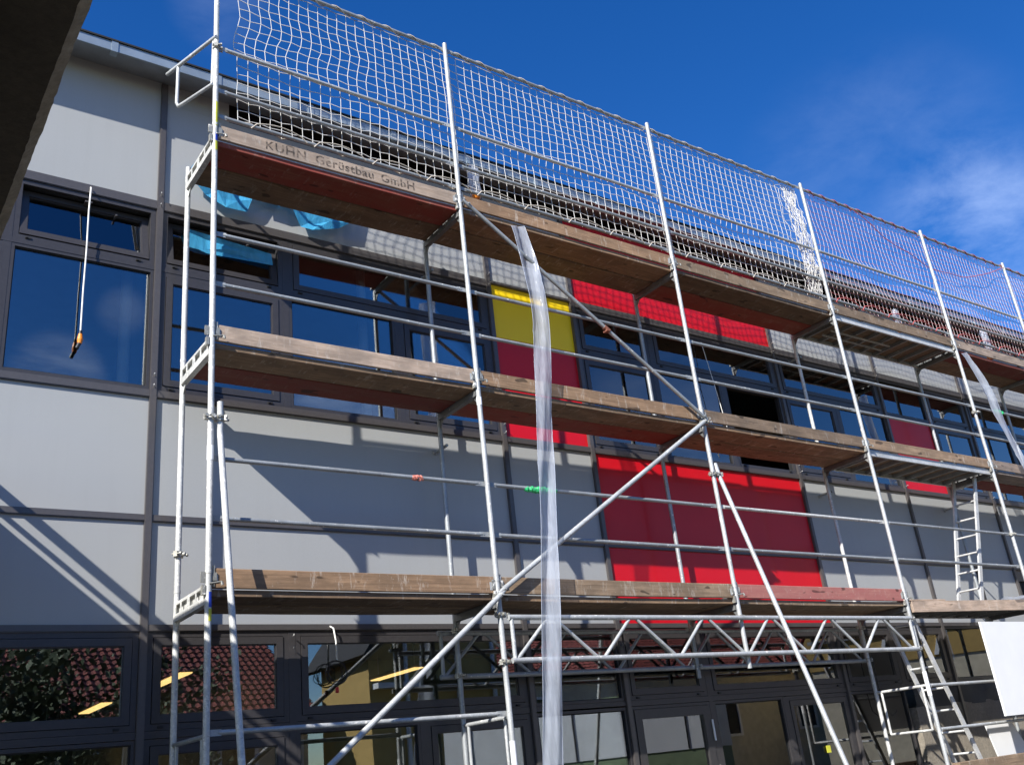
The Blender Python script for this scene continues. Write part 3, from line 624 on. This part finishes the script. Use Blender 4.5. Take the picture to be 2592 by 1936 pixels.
# ladders
def ladder(a_near, b_near, a_far, b_far, lb, gap=.28, wd=.028):
    t = thing('ladder', lb, 'ladder', 'aluminium ladders in the scaffold'); a_near, b_near, a_far, b_far = map(Vector, (a_near, b_near, a_far, b_far))
    for a, b in ((a_near, b_near), (a_far, b_far)):
        d = (b-a).normalized(); m = MB(); s = Vector((0, 1, 0)); u = d.cross(s).normalized(); vs = []
        for P_ in (a, b):
            for su, ss in ((-1, -1), (1, -1), (1, 1), (-1, 1)): vs.append(P_+u*su*.032+s*ss*.013)
        m._add(vs, [(0, 1, 2, 3)[::-1], (4, 5, 6, 7), (0, 1, 5, 4), (1, 2, 6, 5), (2, 3, 7, 6), (3, 0, 4, 7)]); m.build('stile', 'alu', t)
    Ln = (b_near-a_near).length; n = int(Ln/gap)
    for k in range(1, n+1):
        f_ = (k-.5)*gap/Ln; MB().tube(a_near.lerp(b_near, f_), a_far.lerp(b_far, f_), .014, 10).build('rung', 'alu', t)
ladder((11.60, .20, 1.93), (10.80, .20, 0.0), (11.56, .52, 1.93), (10.76, .52, 0.0), 'white aluminium ladder standing between the lowest and the middle deck on the right')
ladder((8.98, .16, -.12), (9.98, .16, -2.6), (8.90, .47, -.12), (9.90, .47, -2.6), 'dirty aluminium ladder below the lowest deck leaning beside the third post', .28)
# white boards and lower platform on the right
o = MB().box(9.92, 11.6, -.19, -.165, -1.435, -.285).build('white_board', 'white_board'); o['label'] = 'large blank white board hung outside the scaffold at the lower right edge'; o['category'] = 'board'
o = MB().poly([(10.45, -1.50), (11.10, -1.50), (11.45, -2.02), (10.60, -2.02)], .42, .44).build('white_board', 'white_board'); tag(o, 'smaller blank white board leaning behind the lower guard rail at the right', 'board')
o = MB().bbox(8.80, 14, -.10, .0, -2.05, -1.88).build('edge_plank', 'wood_grey'); tag(o, 'plaster-spattered plank at the bottom right corner of the scaffold', 'plank')

# ================================================================== SAFETY NETS
def net(x0, x1, cell, rows, ztop, zbot, rv, rh, mats, bunch=False, seed=1, y=.075, name='safety_net'):
    rnd = random.Random(seed); m = MB(); nc = int((x1-x0)/cell); xs = [x0+i*cell for i in range(nc+1)]
    if bunch: xs += [xs[-1]+.012*i+.0 for i in range(1, 26)]
    P = []
    for i, x in enumerate(xs):
        c_ = []
        for j in range(rows+1):
            t_ = j/rows; z = zbot+(ztop-zbot)*t_
            zig = (.012 if (i+j) % 2 else -.012)*(.3+.9*abs(math.sin(x*.8+.6)))
            sag = -.012*math.sin(math.pi*t_)*math.sin(x*2.3)+.006*math.sin(x*5.1+j)
            drift = -.018*math.sin(math.pi*t_)*math.cos(x*1.1+.2)
            if 5.05 < z < 5.7 and x < 1.6: drift += -.03*math.sin((z-5.05)/.65*math.pi*2)
            yy = y+.022*math.sin(math.pi*t_)*math.sin(x*1.9+1)+.012*math.sin(x*4+j*.6)*math.sin(math.pi*t_)
            if abs(z-5.02) < .07 or abs(z-4.53) < .07: yy = y
            b_ = 0
            if bunch and i > nc-2: b_ = 1; yy += rnd.uniform(-.03, .05); zig = rnd.uniform(-.02, .02); drift = .05*math.sin(t_*5)+.10*(1-t_)*0
            bot = (.05*abs(math.sin(x*math.pi/.62)) if j == 0 else 0)
            c_.append((x+drift*1.0+(rnd.uniform(-.006, .006)), yy, z+zig*.55+sag+bot+rnd.uniform(-.005, .005)))
        P.append(c_)
    for i in range(len(xs)):
        m.cur = 0
        m.path(P[i], rv, 5)
    m.cur = 1
    for j in range(rows+1):
        if j == 0: continue
        m.path([P[i][j] for i in range(len(xs)) if not (bunch and i > nc and (i+j) % 3)], rh, 4)
    m.cur = 2
    bt = []
    for i in range(len(xs)): bt.append((P[i][0][0], P[i][0][1]-.02*(i % 2), P[i][0][2]))
    m.path(bt, .006, 6)
    # loops lacing the top edge round the tube and droops tied to the lowest rail
    tp = []; n_ = int((xs[-1]-x0)/.02)
    for k in range(n_):
        a_ = k*.42; tp.append((x0+k*.02, .034+.026*math.cos(a_), 6.06+.026*math.sin(a_)-.004))
    m.path(tp, .006, 5)
    for k in range(int((xs[-1]-x0)/.62)):
        xa = x0+.1+k*.62; m.path([(xa+s_*.055, .02-.02*math.sin(math.pi*s_/10), 4.26+.045*math.sin(math.pi*s_/10)-(.05 if s_ in (0,) else 0)-.03*(s_ == 10)) for s_ in range(11)], .0065, 5)
    return m.build(name, mats)
o = net(.24, 8.40, .1045, 18, 6.04, 4.235, .0036, .0038, ['cord_white', 'cord_white', 'rope'], True, 3)
tag(o, 'white rope safety net hung on the top guard rails over the first three bays', 'safety net')
o = net(8.80, 17.3, .098, 19, 6.04, 4.20, .0027, .0026, ['cord_rose', 'cord_red', 'cord_red'], False, 9)
tag(o, 'thin red and pink safety net hung over the bays right of the white one', 'safety net')
rr = MB(); rr.path([(9.9+i*.17, -.0-.02*math.sin(i), 6.02-.60*math.sin(math.pi*min(1, i/26))**1.0) for i in range(27)], .006, 6)
tag(rr.build('red_rope', 'cord_red'), 'slack red rope sagging below the top rail in front of the red net', 'rope')

# ================================================================== PLASTIC STRIPS, TAPES, CABLES
def strip(pts, wd, lb, seed):
    rnd = random.Random(seed); P = [Vector(p) for p in pts]; out = []; n = 90
    for k in range(n+1):
        t_ = k/n*(len(P)-1); i = min(int(t_), len(P)-2); f_ = t_-i
        p0 = P[max(i-1, 0)]; p1 = P[i]; p2 = P[i+1]; p3 = P[min(i+2, len(P)-1)]
        out.append(.5*((2*p1)+(p2-p0)*f_+(2*p0-5*p1+4*p2-p3)*f_**2+(3*p1-p0-3*p2+p3)*f_**3))
    vs = []; nw = 8
    for k, p in enumerate(out):
        z_ = k*.17; w_ = wd*(1+.05*math.sin(z_))
        for j in range(nw+1):
            s_ = j/nw-.5; vs.append((p.x+s_*w_, p.y+.020*math.sin(s_*5+z_*.8)+.006*math.sin(s_*16+z_*2)+(.008 if (k*7+j*3) % 23 == 0 else 0)+rnd.uniform(-.0012, .0012)-.03*abs(s_), p.z+.14*s_*wd+(.04*s_ if k < 3 else 0)))
    m = MB(); m._add(vs, [(k*(nw+1)+j, k*(nw+1)+j+1, (k+1)*(nw+1)+j+1, (k+1)*(nw+1)+j) for k in range(n) for j in range(nw)], True)
    # welded side seams
    for j in (0, nw): m.path([vs[k*(nw+1)+j] for k in range(n+1)], .003, 4)
    return tag(m.build('plastic_strip', 'film'), lb, 'plastic strip', 'clear plastic strips hanging from the top deck')
strip([(3.29, .0, 3.945), (3.325, -.07, 3.4), (3.355, -.10, 2.85), (3.31, -.10, 2.2), (3.23, -.10, 1.5), (3.18, -.10, 1.05), (3.09, -.11, .35), (2.98, -.12, -.6), (2.86, -.13, -1.5), (2.74, -.14, -2.4)], .20, 'clear plastic strip hanging in front of the yellow panel down past the lattice girder', 1)
strip([(11.98, .0, 3.93), (12.2, -.07, 3.3), (12.3, -.08, 2.95), (12.5, -.10, 2.3), (12.7, -.14, 1.5), (12.85, -.2, .6), (12.9, -.2, -.5)], .22, 'clear plastic strip hanging at the right edge below the red net', 2)
def wrap(x0, x1, z, r, mat, lb, name='tape_wrap', cat='tape', y=.034):
    rnd = random.Random(int(x0*100)); n = 26; pts = []; m = MB(); rs = []
    for k in range(n+1):
        t_ = k/n; rs.append(.021+r*math.sin(math.pi*t_)**.8*(.5+.5*rnd.random())); pts.append((x0+(x1-x0)*t_, y+rnd.uniform(-.006, .006), z+rnd.uniform(-.010, .008)))
    m.path(pts, rs, 9, smooth=False); return tag(m.build(name, mat), lb, cat)
wrap(3.02, 3.40, 1.005, .012, 'green_tape', 'crumpled green tape tied round the rail and the clear plastic strip in the second bay')
wrap(12.42, 12.72, 3.02, .02, 'green_tape', 'small green tape knot on the far right rail by the second plastic strip')
wrap(1.80, 1.90, 1.010, .002, 'red_tape', 'scrap of red and white tape stuck on the guard rail in the first bay')
# clear tube with orange tip tied behind the net
def bag(x, z, lb, s=1):
    t = thing('plastic_bag', lb, 'plastic bag', 'clear bags with orange bottoms on the top deck', (x, .16, z))
    pts = []; m = MB()
    prof = [(.0, .03), (.03, .062), (.12, .070), (.25, .066), (.36, .074), (.42, .060)]
    n = 14
    for h, r_ in prof:
        for k in range(n):
            a_ = 2*math.pi*k/n; q = r_*s*(1+.16*math.sin(3*a_+h*20)); pts.append((q*math.cos(a_), q*.5*math.sin(a_), h*s))
    m._add(pts, [(i*n+k, i*n+(k+1) % n, (i+1)*n+(k+1) % n, (i+1)*n+k) for i in range(len(prof)-1) for k in range(n)], True); m.build('clear_bag', 'film', t)
    m = MB(); m.tube((0, 0, .0), (0, 0, .035*s), .035*s, 12, .055*s); m.tube((0, 0, .035*s), (0, 0, .085*s), .055*s, 12, .03*s); m.build('orange_bottom', 'orange', t)
bag(2.90, 4.27, 'clear plastic bag with orange bottom hung behind the white net in the second bay'); bag(10.62, 4.12, 'clear plastic bag with orange bottom behind the red net', .9); bag(13.2, 4.1, 'clear bluish plastic bag behind the red net at the right edge', 1.3)
# blue protective film peeling below the top deck
def foil(pts, lb, seed):
    rnd = random.Random(seed); m = MB(); cx_ = sum(p[0] for p in pts)/len(pts); cz_ = sum(p[1] for p in pts)/len(pts); n = len(pts)
    vs = [(cx_, YP-.09, cz_)]; ring_ = []
    for s_ in (.5, 1):
        for p in pts: vs.append((cx_+(p[0]-cx_)*s_, YP-.05-rnd.uniform(.0, .07), cz_+(p[1]-cz_)*s_))
    fs = [(0, 1+i, 1+(i+1) % n) for i in range(n)]+[(1+i, 1+n+i, 1+n+(i+1) % n, 1+(i+1) % n) for i in range(n)]
    m._add(vs, fs, False)
    vs2 = [(a, b+.0012, c) for a, b, c in vs]; m._add(vs2, [f_[::-1] for f_ in fs], False)
    return tag(m.build('protective_film', 'blue_film'), lb, 'film', 'blue film peeling off the facade panel')
FOILS = 'FOILPTS'
def unproj(u, v, D):
    d = fwd+r2*((u-1296)/FPX)-u2*((v-968)/FPX); t_ = (D-CY)/d.y; return (CX+t_*d.x, CZ+t_*d.z)
foil([(.02, 4.14), (.10, 4.30), (.95, 4.30), (.66, 4.02), (.62, 3.88), (.40, 3.86), (.22, 3.98)], 'blue film flap peeling off behind the first scaffold post below the top deck', 1)
foil([(.74, 4.06), (.72, 4.3), (1.1, 4.3), (1.04, 4.06), (.95, 4.03)], 'short dark blue film scrap between the two large film flaps', 2)
foil([(1.06, 4.10), (1.02, 4.3), (1.9, 4.3), (1.72, 4.03), (1.60, 3.95), (1.30, 3.84), (1.18, 3.86)], 'large light blue film flap hanging right of the first post below the top deck', 3)
foil([(.06, 3.40), (.05, 3.62), (.9, 3.52), (.92, 3.40)], 'crumpled blue film lying in the tilted window above the left casement', 4).location.y = .12
# cables
t = thing('hanging_cable', 'white cable with an orange plug dangling in front of the big left window', 'cable')
MB().path([(-.812, .90, 3.76), (-.814, .875, 3.745), (-.819, .872, 3.5), (-.815, .872, 3.1), (-.819, .872, 2.7), (-.817, .870, 2.30)], .0075, 8).build('cord', 'cable', t)
MB().tube((-.817, .87, 2.29), (-.817, .87, 2.24), .016, 10, .024).tube((-.817, .87, 2.24), (-.819, .87, 2.20), .024, 10, .018).build('plug', 'orange', t)
MB().tube((-.817, .87, 2.32), (-.817, .87, 2.291), .014, 10).tube((-.822, .865, 2.20), (-.84, .86, 2.15), .016, 10).build('plug_cap', 'blackp', t)
t = thing('coiled_cable', 'thin white cable with a dark coil hanging at the wide lower window', 'cable')
MB().path([(1.385, .905, -.12), (1.405, .88, -.14), (1.42, .87, -.25), (1.42, .86, -.42)], .0075, 8).build('cord', 'cable', t)
cc = []
for k in range(90):
    a_ = k*.35; cc.append((1.395+(.085+.02*math.sin(k*.21))*math.cos(a_)+.012*math.sin(k), .84+.015*math.sin(k*.5), -.52+(.085+.02*math.cos(k*.17))*math.sin(a_)))
MB().path(cc, .0035, 5).build('coil', 'blackp', t); MB().box(1.392, 1.415, .835, .855, -.685, -.64).build('plug', 'redp', t)
t = tag(MB().path([(8.95, .90, -.15), (8.99, .86, -.3), (8.98, .86, -.9), (9.02, .86, -1.2), (9.15, .87, -1.28), (9.28, .88, -1.22)], .005, 6).build('loose_cable', 'blackp'), 'dark loose cable drooping over the lower windows right of the girder end', 'cable')
t = tag(MB().path([(6.9, .88, 3.60), (6.95, .84, 3.0), (7.05, .83, 2.2), (7.08, .82, 2.05)], .005, 6).build('loose_cable', 'cable'), 'thin pale cable hanging across the open dark casement', 'cable')
tag(MB().box(7.78, 7.86, .93, .9335, -1.62, -1.54).build('yellow_sticker', 'yellow_tape'), 'small yellow square sticker on the dark glass door', 'sticker')

# ================================================================== SURROUNDINGS (seen in the glass)
def tiles(parent, x0, x1, ya, za, yb, zb):
    m = MB(); Ls = math.hypot(yb-ya, zb-za); nr = int(Ls/.27); ncol = int((x1-x0)/.2)
    dy, dz = (yb-ya)/nr, (zb-za)/nr; ny, nz_ = -dz/math.hypot(dy, dz), dy/math.hypot(dy, dz)
    if nz_ < 0: ny, nz_ = -ny, -nz_
    for r_ in range(nr):
        for c in range(ncol):
            xa = x0+c*.2; o1, o2 = .045, .012
            a = (ya+dy*r_, za+dz*r_); b = (ya+dy*(r_+1.05), za+dz*(r_+1.05))
            m._add([(xa, a[0]+ny*.0, a[1]), (xa+.10, a[0]+ny*o1, a[1]+nz_*o1), (xa+.194, a[0]+ny*.01, a[1]+nz_*.01), (xa, b[0]-ny*.02, b[1]-nz_*.02), (xa+.10, b[0]+ny*o2, b[1]+nz_*o2), (xa+.194, b[0]-ny*.02, b[1]-nz_*.02)], [(0, 1, 4, 3), (1, 2, 5, 4)])
    return m.build('roof_tiles', 'tile', parent, kind='stuff')
def house(x0, x1, y0, y1, ze, zr, wall, lb, win=()):
    t = thing('house', lb, 'house'); MB().box(x0+.3, x1-.3, y0+.4, y1-.4, -3.1, ze+.1).build('wall', wall, t)
    ym = (y0+y1)/2; MB().poly([(y0, ze), (ym, zr-.06), (y1, ze), (y1-.5, ze-.02), (y0+.5, ze-.02)], x0+.1, x1-.1, 'x').build('roof', 'wood_grey', t)
    tiles(t, x0, x1, y1, ze+.05, ym, zr)
    for wx in win:
        f = MB().ring(wx, wx+1.0, -1.0, ze-.5, .08, y1-.42, y1-.34).build('window', 'white_board', t); MB().box(wx+.08, wx+.92, y1-.40, y1-.38, -.92, ze-.58).build('pane', 'gasket', f)
    return t
house(-2.5, 8.6, -22.5, -14.6, .45, 3.0, 'render_cream', 'cream house with red tiled roof opposite the left end of the facade', (0, 3, 6))
house(12.9, 34, -22.5, -14.6, 1.1, 3.1, 'render_cream', 'long cream house with red tiled roof opposite the lower windows', (15, 19, 23, 27))
t = thing('yellow_house', 'yellow rendered house with gabled roof and white pipes opposite', 'house')
MB().poly([(9.0, -3.1), (12.7, -3.1), (12.7, 2.6), (10.8, 4.4), (8.9, 2.0)], -15.5, -12.8).build('wall', 'render_yellow', t)
MB().poly([(8.55, 1.55), (10.8, 4.65), (10.8, 4.45), (8.65, 1.5)], -15.8, -12.3).build('roof', 'gasket', t)
for x in (9.9, 11.4, 12.5): MB().tube((x, -12.72, -3.1), (x, -12.72, 2.9), .06, 8).build('downpipe', 'site_white', t)
MB().box(9.0, 12.8, -12.8, -12.5, .78, .9).build('ledge', 'site_white', t)
t = thing('yellow_shed', 'yellow hall with white slanting struts over a pale plinth, right of the white container opposite', 'building', None, (23.6, -11.4, 0)); t.rotation_euler.z = R(53.13)
MB().box(0, 9.5, -5, 0, .55, 4.2).build('wall', 'render_yellow', t)
MB().box(.05, 9.45, -4.95, -.05, -3.1, .548).build('plinth', 'render_cream', t)
for k in range(6):
    MB().poly([(.5+k*1.6, .6), (.62+k*1.6, .6), (1.55+k*1.6, 3.2), (1.40+k*1.6, 3.2)], .002, .05).build('strut', 'site_white', t)
for z in (1.35, 2.2): MB().box(.1, 9.4, .051, .09, z, z+.10).build('rail', 'galv_dark', t)
MB().box(-.2, 9.7, -5.2, .3, 4.2, 4.4).build('roof', 'zinc', t)
t = thing('site_container', 'white container with upright joints above a green base behind the viewer', 'container', None, (8.2, -8.4, 0)); t.rotation_euler.z = R(53.13)
MB().box(0, 5.3, -2.4, 0, -1.36, -.36).build('body', 'site_white', t)
MB().box(-.02, 5.32, -2.42, .02, -.358, -.30).build('roof', 'green_wall', t)
MB().box(.02, 5.28, -2.38, -.02, -3.1, -1.362).build('base', 'green_wall', t)
for k in range(5): MB().box(.55+k*1.05, .575+k*1.05, .002, .02, -1.35, -.37).build('joint', 'gasket', t)
def tree(x, y, h, r, lb, seed, cz=None):
    rnd = random.Random(seed); t = thing('tree', lb, 'tree', None, (x, y, -3.1)); m = MB().tube((0, 0, 0), (0, 0, h*.6), .22, 10, .10)
    for k in range(7):
        a_ = k*2.4; m.tube((0, 0, h*(.3+.05*k)), (math.cos(a_)*r*.6, math.sin(a_)*r*.6, h*(.55+.05*k)), .07, 6, .02)
    m.build('trunk', 'bark', t); m = MB()
    cl = [(rnd.gauss(0, r*.45), rnd.gauss(0, r*.45), h*.68+rnd.gauss(0, h*.15), rnd.uniform(.35, .8)) for _ in range(40)]
    for _ in range(4200):
        c = rnd.choice(cl); p = Vector((c[0]+rnd.gauss(0, c[3]*.5), c[1]+rnd.gauss(0, c[3]*.5), c[2]+rnd.gauss(0, c[3]*.45))); a = Vector((rnd.uniform(-1, 1), rnd.uniform(-1, 1), rnd.uniform(-1, 1))).normalized(); b = a.orthogonal().normalized(); s = rnd.uniform(.05, .11)
        m._add([p+a*s, p+b*s*.6, p-a*s, p-b*s*.6], [(0, 1, 2, 3)])
    m.build('crown', 'leaf', t)
tree(1.0, -11.5, 5.0, 1.7, 'dark leafy tree in front of the cream house opposite', 4)
tree(3.6, -12.5, 4.6, 1.3, 'smaller dark tree right beside the leafy one opposite', 5)
